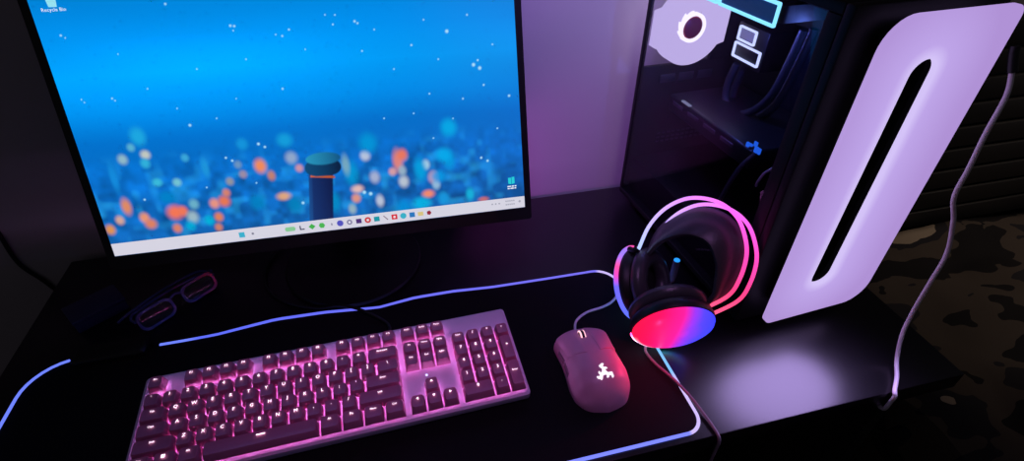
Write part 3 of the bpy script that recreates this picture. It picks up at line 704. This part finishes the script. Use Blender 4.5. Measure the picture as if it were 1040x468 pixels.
# ------------------------------------------------------------------ computer tower (own frame: x across the front, y to the back)
TF = Vector((.428, .412, 0)); TY = R(4)
pc = thing('computer_tower', 'black computer tower with a glass side and a large white lit front panel', 'computer', TF, (0, 0, TY), local=True)
PW, PD, PH = .205, .350, .43; PB = .012
part = lambda n_, b_, m_, par=pc, **k: obj(n_, b_, m_, par, **k)
bm = bmesh.new()
add_box(bm, (0, 0, PB), (PW, .012, PH), .002)                                   # front plate
add_box(bm, (0, .0121, PH-.012), (PW, PD, PH), .002)                            # roof
add_box(bm, (0.0, .0121, PB), (PW, PD, PB+.010), .002)                          # bottom
add_box(bm, (PW-.006, .0121, PB+.0101), (PW, PD, PH-.0121), .001)               # far side
add_box(bm, (0, .0121, PB+.0101), (.008, .030, PH-.0121), .001)                 # front post
add_box(bm, (0, PD-.008, PB+.0101), (.006, PD, PH-.0121), .001)                 # rear post
part('case_frame', bm, M['case'])
bm = bmesh.new()
add_box(bm, (.0061, PD-.006, PB+.0101), (PW-.0061, PD, .25), .0005); add_box(bm, (.13, PD-.006, .25), (PW-.0061, PD, PH-.0121), .0005); add_box(bm, (.0061, PD-.006, .375), (.13, PD, PH-.0121), .0005)
rear = part('rear_panel', bm, M['case_in'])
for k in range(3):
    part('slot_cover', box((.040+k*.036, PD-.0085, .220), (.068+k*.036, PD-.0062, .234), .0008), M['steel'], rear)
vent = bmesh.new()
for j in range(3):
    for k in range(10): add_box(vent, (.055+k*.010, PD-.0075, .108+j*.008), (.061+k*.010, PD-.0061, .1115+j*.008))
part('vent_grille', vent, M['steel'], rear)
for x in (.02, PW-.04):
    for y in (.03, PD-.05): part('foot', box((x, y, .0003), (x+.02, y+.02, PB-.0003), .002), M['blackp'])
part('glass_side', box((.0012, .0305, PB+.0105), (.0046, PD-.0085, PH-.0125)), M['glass'], smooth=False, label='smoked glass side panel')
# the lit front panel
bm = bmesh.new(); FP = basis((0, 0, 0), Vector((1, 0, 0)), Vector((0, 0, 1)), Vector((0, -1, 0)))
NS = 8
po = rrect(.167, .398, (.013, .034, .012, .034), NS, .1035, .226); pi_ = rrect(.034, .299, .0169, NS, .088, .2315)
add_frame(bm, po, pi_, .020, .026, FP)
part('light_panel', bm, M['panel'], label='large white glowing panel with a dark slot')
bm = bmesh.new(); add_frame(bm, rrect(.150, .38, .02, NS, .1035, .226), rrect(.038, .303, .0189, NS, .088, .2315), .012, .0199, FP); part('panel_backing', bm, M['blackm'])
for x, z in ((.04, .06), (.165, .06), (.04, .39), (.165, .39)): part('panel_mount', box((x-.006, -.0119, z-.006), (x+.006, -.0002, z+.006), .001), M['blackm'])
# rear fan
def fan(loc, size, mt3, name, frame_m, blade_m, hub_m, lit):
    b = basis(loc, *mt3)
    n8 = 10
    if lit:
        op = []
        for k in range(88):
            a = 2*math.pi*(k+.5)/88; c_, s_ = math.cos(a), math.sin(a)
            op.append((math.copysign(.0615, c_), s_*.0615 if abs(s_) < .44 else s_*.058) if abs(s_) < .46 else (c_*.0575, s_*.0575))
        ip = [(math.cos(2*math.pi*(k+.5)/88)*.0540, math.sin(2*math.pi*(k+.5)/88)*.0540) for k in range(88)]
    bm = bmesh.new()
    if lit: add_frame(bm, op, ip, -.010, .010, b)
    else: add_frame(bm, rrect(size, size, .012, n8), [(math.cos(2*math.pi*(k+.5)/(4*(n8+1)))*size*.478, math.sin(2*math.pi*(k+.5)/(4*(n8+1)))*size*.478) for k in range(4*(n8+1))], -.010, .010, b)
    fr = part(name, bm, frame_m)
    bm = bmesh.new()
    for k in range(11):
        a0 = 2*math.pi*k/11
        rows = []
        for j in range(7):
            r_ = size*.15+(size*(.442 if lit else .462)-size*.15)*j/6; rows.append([])
            for i in range(6):
                t = (i/5-.5)*R(47)+.35*(j/6)**1.3; z = -.004+.008*(i/5)
                rows[-1].append(bm.verts.new(b @ Vector((r_*math.cos(a0+t), r_*math.sin(a0+t), z))))
        for j in range(6):
            for i in range(5): bm.faces.new((rows[j][i], rows[j][i+1], rows[j+1][i+1], rows[j+1][i]))
    part('fan_blades', bm, blade_m, fr)
    part('fan_hub', lathe([(0, .0095), (size*.115, .0095), (size*.14, .0075), (size*.14, -.008), (0, -.008)], b, 32), hub_m, fr)
    if lit: part('hub_light', lathe([(size*.145, .009), (size*.185, .009), (size*.185, -.007), (size*.145, -.007), (size*.145, .009)], b, 40), M['fan_ring'], fr)
    return fr
fan((.069, PD-.019, .3125), .121, (Vector((1, 0, 0)), Vector((0, 0, 1)), Vector((0, -1, 0))), 'rear_fan', M['fan_glow'], M['fan_glow'], M['fan_hub'], True)
# two roof fans with a lit outline on their sides
for k in range(2):
    y0 = .124+k*.1095
    fr = fan((.090, y0+.0545, .3855), .108, (Vector((1, 0, 0)), Vector((0, 1, 0)), Vector((0, 0, 1))), 'roof_fan', M['blackp'], M['radiator'], M['blackp'], False)
    bm = bmesh.new(); fm = basis((.0352, y0+.0545, .3855), Vector((0, -1, 0)), Vector((0, 0, 1)), Vector((-1, 0, 0)))
    add_frame(bm, rrect(.107, .0285, .002, 3), rrect(.1005, .0215, .001, 3), 0, .003, fm); part('edge_light', bm, M['led_cyan'], fr, label='cyan light line round the fan side')
    bm = bmesh.new(); add_prism(bm, rrect(.102, .0235, .001, 3), -.0005, .0008, fm); part('side_plate', bm, mat('lit_blue_side', (20, 60, 110), .25, emit=(14, 52, 92), power=1), fr)
# main board, cooler, hoses, radiator, card
part('main_board', box((.188, .075, .115), (.192, .325, .365), .001), M['board'])
bm = bmesh.new(); add_box(bm, (.1205, .218, .272), (.187, .285, .33), .003); cool = part('water_block', bm, M['blackp'])
for (y0, y1, z0, z1) in ((.241, .279, .3045, .3255), (.223, .281, .279, .3015)):
    bm = bmesh.new(); fm = basis((.1195, (y0+y1)/2, (z0+z1)/2), Vector((0, -1, 0)), Vector((0, 0, 1)), Vector((-1, 0, 0)))
    w_, h_ = y1-y0, z1-z0
    add_frame(bm, rrect(w_, h_, .002, 3), rrect(w_-.0050, h_-.0050, .001, 3), -.001, .002, fm); part('square_light', bm, M['led_white'], cool, label='white lit square outline')
bm = bmesh.new(); fm = basis((.1196, .26, .315), Vector((0, -1, 0)), Vector((0, 0, 1)), Vector((-1, 0, 0)))
add_prism(bm, rrect(.028, .0125, .001, 3), -.001, .001, fm); part('lit_window', bm, mat('lit_grey', (90, 90, 110), .4, emit=(110, 108, 140), power=1), cool)
for dx, dz in ((0, 0), (.016, -.012)):
    hp_ = smooth_path([(.125+dx, .272, .268+dz*.2), (.123+dx, .278, .235+dz), (.120+dx, .268, .209+dz), (.118+dx, .235, .203+dz), (.117+dx, .200, .225+dz), (.116+dx, .176, .262+dz), (.116+dx, .165, .31), (.117+dx, .160, .352)], 8)
    part('cooling_hose', tube(hp_, .0058, seg=12), M['hose'])
bm = bmesh.new(); add_box(bm, (.04, .034, .16), (.165, .060, .352), .003); rad = part('front_radiator', bm, M['case_in'])
bm = bmesh.new()
for k in range(26): add_box(bm, (.045, .0605, .168+k*.007), (.16, .0625, .1705+k*.007))
part('radiator_fins', bm, M['radiator'], rad)
bm = bmesh.new(); add_box(bm, (.048, .112, .183), (.186, .318, .2115), .004, 3); gpu = part('graphics_card', bm, M['gpu'])
for k in range(4): part('shroud_rib', box((.0462, .150+k*.042, .1985), (.0479, .178+k*.042, .2045), .0006), M['steel'], gpu)
part('status_light', box((.0465, .262, .2118), (.052, .284, .2136), .0004), glow('card_white', (150, 155, 190), .8), gpu)
bm = bmesh.new()
for k in range(5): add_box(bm, (.046+random.uniform(0, .006), .100+k*.0055, .213+random.uniform(0, .008)), (.050, .105+k*.0055, .218+random.uniform(0, .010)), .0005)
part('plug_lights', bm, M['led_blue'], gpu)
part('power_shroud', box((.012, .062, PB+.0105), (PW-.0065, PD-.0088, .088), .002), M['case'])
part('power_lead', tube(smooth_path([(.055, .110, .2125), (.035, .112, .19), (.027, .118, .15), (.034, .128, .118), (.055, .128, .1), (.07, .126, .089)], 8), .0032, seg=8), M['hose'])
part('white_lead', tube(smooth_path([(.058, .040, .1595), (.052, .052, .21), (.046, .062, .216), (.040, .073, .204), (.038, .078, .188), (.042, .082, .178)], 8), .0018, seg=8), M['white_cable'], label='short white lead inside the case')

# ------------------------------------------------------------------ white cable from the light panel
wc_ = thing('power_cable', 'white cable hanging down the right edge of the white lit panel to the desk', 'cable', (.62, .32, 0))
cab = smooth_path([(.6278, .3888, .366), (.6285, .3865, .359), (.626, .378, .338), (.613, .368, .302), (.608, .361, .264), (.606, .357, .229), (.621, .3525, .196), (.634, .346, .149), (.624, .338, .112), (.613, .330, .076), (.604, .3205, .041), (.598, .306, .010), (.582, .286, .0034), (.563, .2695, .003), (.5605, .2645, -.001), (.560, .2645, -.012), (.560, .2650, -.026), (.561, .270, -.0325), (.563, .285, -.033), (.57, .32, -.033), (.59, .40, -.033), (.60, .55, -.033)], 10)
obj('cord', tube(cab, .0026, seg=12), M['white_cable'], wc_)
obj('plug', tube([(.6285, .3865, .360), (.6275, .3895, .367), (.6268, .394, .377), (.6265, .396, .384)], .0046, seg=14), M['blackp'], wc_, label='small dark plug at the panel edge')

# ------------------------------------------------------------------ things at the left end of the desk
gl = thing('eyeglasses', 'clear-framed eyeglasses with folded arms lying on the desk behind the mat', 'glasses', (-.328, .64, 0))
g1 = Vector((-.353, .616, .0145)); g2 = Vector((-.307, .660, .0145)); gd = (g2-g1).normalized(); gdn = Vector((gd.y, -gd.x, 0)); gup = (Vector((0, 0, 1))*.93-gdn*.36).normalized(); gnn = gd.cross(gup)
for g in (g1, g2):
    b = basis(g, gd, gup, gnn)
    bm = bmesh.new(); add_frame(bm, rrect(.050, .029, .011, 6), rrect(.043, .022, .009, 6), -.002, .002, b); rim = obj('rim', bm, M['clear_frame'], gl)
    bm = bmesh.new(); add_prism(bm, rrect(.0428, .0218, .0088, 6), -.0006, .0006, b); obj('lens', bm, M['lens'], rim)
obj('bridge', tube(smooth_path([g1+gd*.024+gup*.008, (g1+g2)/2+gup*.011, g2-gd*.024+gup*.008], 6), .0018, seg=8), M['clear_frame'], gl)
for k, (g, s) in enumerate(((g1, -1), (g2, 1))):
    e = g+gd*.0255*s+gup*.005; bk = gdn*-1
    obj('temple_arm', tube(smooth_path([e, e+bk*.012, e+bk*(.020+k*.007)-gd*s*.012, e+bk*(.022+k*.009)-gd*s*.06, e+bk*(.024+k*.010)-gd*s*.105-Vector((0, 0, .006)), e+bk*(.026+k*.010)-gd*s*.125-Vector((0, 0, .012))], 6), .0019, seg=8), M['clear_frame'], gl)
bxr = Matrix.Translation((-.440, .652, 0)) @ Matrix.Rotation(R(36), 4, 'Z')
bt = thing('small_box', 'small dark blue box on the desk, left of the eyeglasses', 'box', (-.440, .652, 0))
obj('box_body', box((-.032, -.021, .0003), (.032, .021, .016), .0015, 2, bxr), M['box'], bt)
obj('box_lid', box((-.033, -.022, .0162), (.033, .022, .022), .0015, 2, bxr), M['box'], bt)
# black cord down the wall
tag(obj('wall_cord', tube(smooth_path([(-.585, .8025, .30), (-.590, .8025, .20), (-.594, .8025, .12), (-.600, .8025, .055), (-.602, .8025, 0), (-.585, .8025, -.045), (-.575, .8025, -.10), (-.57, .8025, -.3), (-.57, .79, -.5)], 10), .0032, seg=10), M['black_cable']),
    'thin black cord hanging down the wall left of the monitor', 'cord')

# ------------------------------------------------------------------ bed on the right
BX0, BX1, BY0, BY1 = .76, 2.35, -1.25, .755
bed = thing('bed', 'dark wooden bed with a slatted headboard, right of the desk against the wall', 'bed', (1.55, -.25, FZ))
hb = bmesh.new()
for x in (BX0+.0, BX1-.06): add_box(hb, (x, .758, FZ), (x+.06, .790, .30), .004)
add_box(hb, (BX0+.0605, .770, FZ+.25), (BX1-.0605, .776, .28), .002)
head = obj('headboard', hb, M['bed_frame'], bed)
for k in range(9):
    z = -.22+k*.056
    obj('slat', box((BX0+.0605, .758, z), (BX1-.0605, .7695, z+.047), .003), M['bed_frame'], head)
obj('bed_base', box((BX0+.01, BY0, FZ+.10), (BX1-.01, .755, FZ+.27), .01), M['bed_frame'], bed)
for x in (BX0+.05, BX1-.11):
    for y in (BY0+.03, .66): obj('leg', box((x, y, FZ), (x+.06, y+.06, FZ+.0995), .004), M['bed_frame'], bed)
obj('mattress', box((BX0+.01, BY0, FZ+.272), (BX1-.01, .752, -.245), .03, 3), M['mattress'], bed)
bm = bmesh.new(); G = []
NU, NVV = 120, 130
for j in range(NVV+1):
    y = BY0-.02+(.74-BY0+.02)*j/NVV; G.append([])
    for i in range(NU+1):
        l = -.36+(BX1-BX0+.36)*i/NU              # along the cloth; negative hangs down the side
        q = Vector((l*2.2, y*2.2, 3.1)); fold = noise.fractal(q, 1.0, 2.0, 4)*.030 + abs(noise.noise(Vector((l*3+y*1.7, y*4-l*2.2, .3))))*.045
        if l < 0: x, z = BX0-.006-abs(fold)*.5-.02*math.sin(-l*5), -.232+l
        else: x, z = BX0+l-.004, -.232+max(fold+.012, .0)
        if l < .04: z = z-.008 if l > -.03 else z
        G[-1].append(bm.verts.new((x, y, max(z, FZ+.12))))
for j in range(NVV):
    for i in range(NU): bm.faces.new((G[j][i], G[j][i+1], G[j+1][i+1], G[j+1][i]))
bl = obj('blanket', bm, M['blanket']); sm = bl.modifiers.new('thick', 'SOLIDIFY'); sm.thickness = .008; sm.offset = 1
tag(bl, 'crumpled brown and beige camouflage blanket spread over the bed', 'blanket')

# ------------------------------------------------------------------ light
def light(kind, name, loc, power, rgb, aim=None, size=.1, angle=60, blend=1, **k):
    l = bpy.data.lights.new(name, kind); l.energy = power; l.color = lin(rgb)
    if kind == 'SPOT': l.spot_size = R(angle); l.spot_blend = blend; l.shadow_soft_size = size
    elif kind == 'POINT': l.shadow_soft_size = size
    elif kind == 'AREA': l.size = size; l.shape = 'DISK'
    o = bpy.data.objects.new(name, l); C.objects.link(o); o.location = loc
    if aim is not None: o.rotation_euler = (Vector(aim)-Vector(loc)).to_track_quat('-Z', 'Y').to_euler()
    return o
light('SPOT', 'purple_wall_fill', (.12, .52, .95), 31.0, (165, 128, 240), (.32, .806, .22), .06, 50, 1)  # added spot for the purple glow on the wall, no fixture behind it
light('SPOT', 'pink_wall_fill', (-.02, .60, .07), 1.9, (225, 95, 240), (.34, .806, .06), .0, 70, 1)  # unseen spot added to give the lower wall its pink tint
light('SPOT', 'panel_boost', (.535, .335, .115), 5.0, (190, 164, 242), (.47, .27, 0), .085, 112, 1)  # extra lamp before the lit panel, boosts its glow on the desk
light('SPOT', 'lilac_fill', (.22, .10, .95), 7.0, (205, 140, 232), (.09, .41, 0), .12, 54, 1)  # added fill from above, brightens the mouse and keyboard
bpy.data.lights['panel_boost'].specular_factor = 1
light('POINT', 'case_fill', TF+Matrix.Rotation(TY, 3, 'Z') @ Vector((.06, .21, .335)), .32, (105, 118, 255), None, 0)  # extra point light put in to lift the dark case interior
light('POINT', 'case_front_fill', TF+Matrix.Rotation(TY, 3, 'Z') @ Vector((.10, .095, .365)), .14, (110, 140, 255), None, 0)  # second added point light, brightens the front end of the interior
light('POINT', 'cup_red_fill', (.280, .360, .062), .11, (255, 40, 85), None, 0)  # helper light added before the ear cup, throws red onto the mouse

light('SPOT', 'grey_wall_fill', (.36, .50, 1.05), 11.0, (235, 230, 240), (.42, .806, .52), .05, 44, 1)  # unseen neutral fill added for the paler upper wall
light('SPOT', 'blanket_fill', (1.75, .30, .85), 11.0, (255, 232, 212), (1.35, .62, -.22), .05, 62, 1)  # added warm fill for the blanket and headboard, not a real fixture
w = bpy.data.worlds.new('dim_room'); bpy.context.scene.world = w; w.use_nodes = True
w.node_tree.nodes['Background'].inputs[0].default_value = (.9, .85, 1, 1); w.node_tree.nodes['Background'].inputs[1].default_value = .026

# ------------------------------------------------------------------ camera
cam_d = bpy.data.cameras.new('camera'); cam_d.sensor_width = 36; cam_d.lens = 535.4*36/1040; cam_d.clip_start = .01
cam = bpy.data.objects.new('camera', cam_d); C.objects.link(cam)
r0 = Vector((.96981, -.24377, .00639)); r1 = Vector((-.14382, -.59296, -.79228)); r2 = Vector((.19693, .76744, -.61012))
mtx = basis((0, 0, .5585), r0, -r1, -r2); cam.matrix_world = mtx
bpy.context.scene.camera = cam
# the room's floor is the zero level
for o in bpy.context.scene.objects:
    if o.parent is None and o is not cam: o.location.z += DESK
cam.matrix_world = Matrix.Translation((0, 0, DESK)) @ mtx
sc = bpy.context.scene
sc.view_settings.view_transform = 'Standard'; sc.view_settings.look = 'None'; sc.view_settings.exposure = 0; sc.view_settings.gamma = 1; sc.view_settings.use_curve_mapping = False
sc.cycles.max_bounces = 8; sc.cycles.diffuse_bounces = 4; sc.cycles.transparent_max_bounces = 12; sc.cycles.sample_clamp_indirect = 4; sc.cycles.use_denoising = True
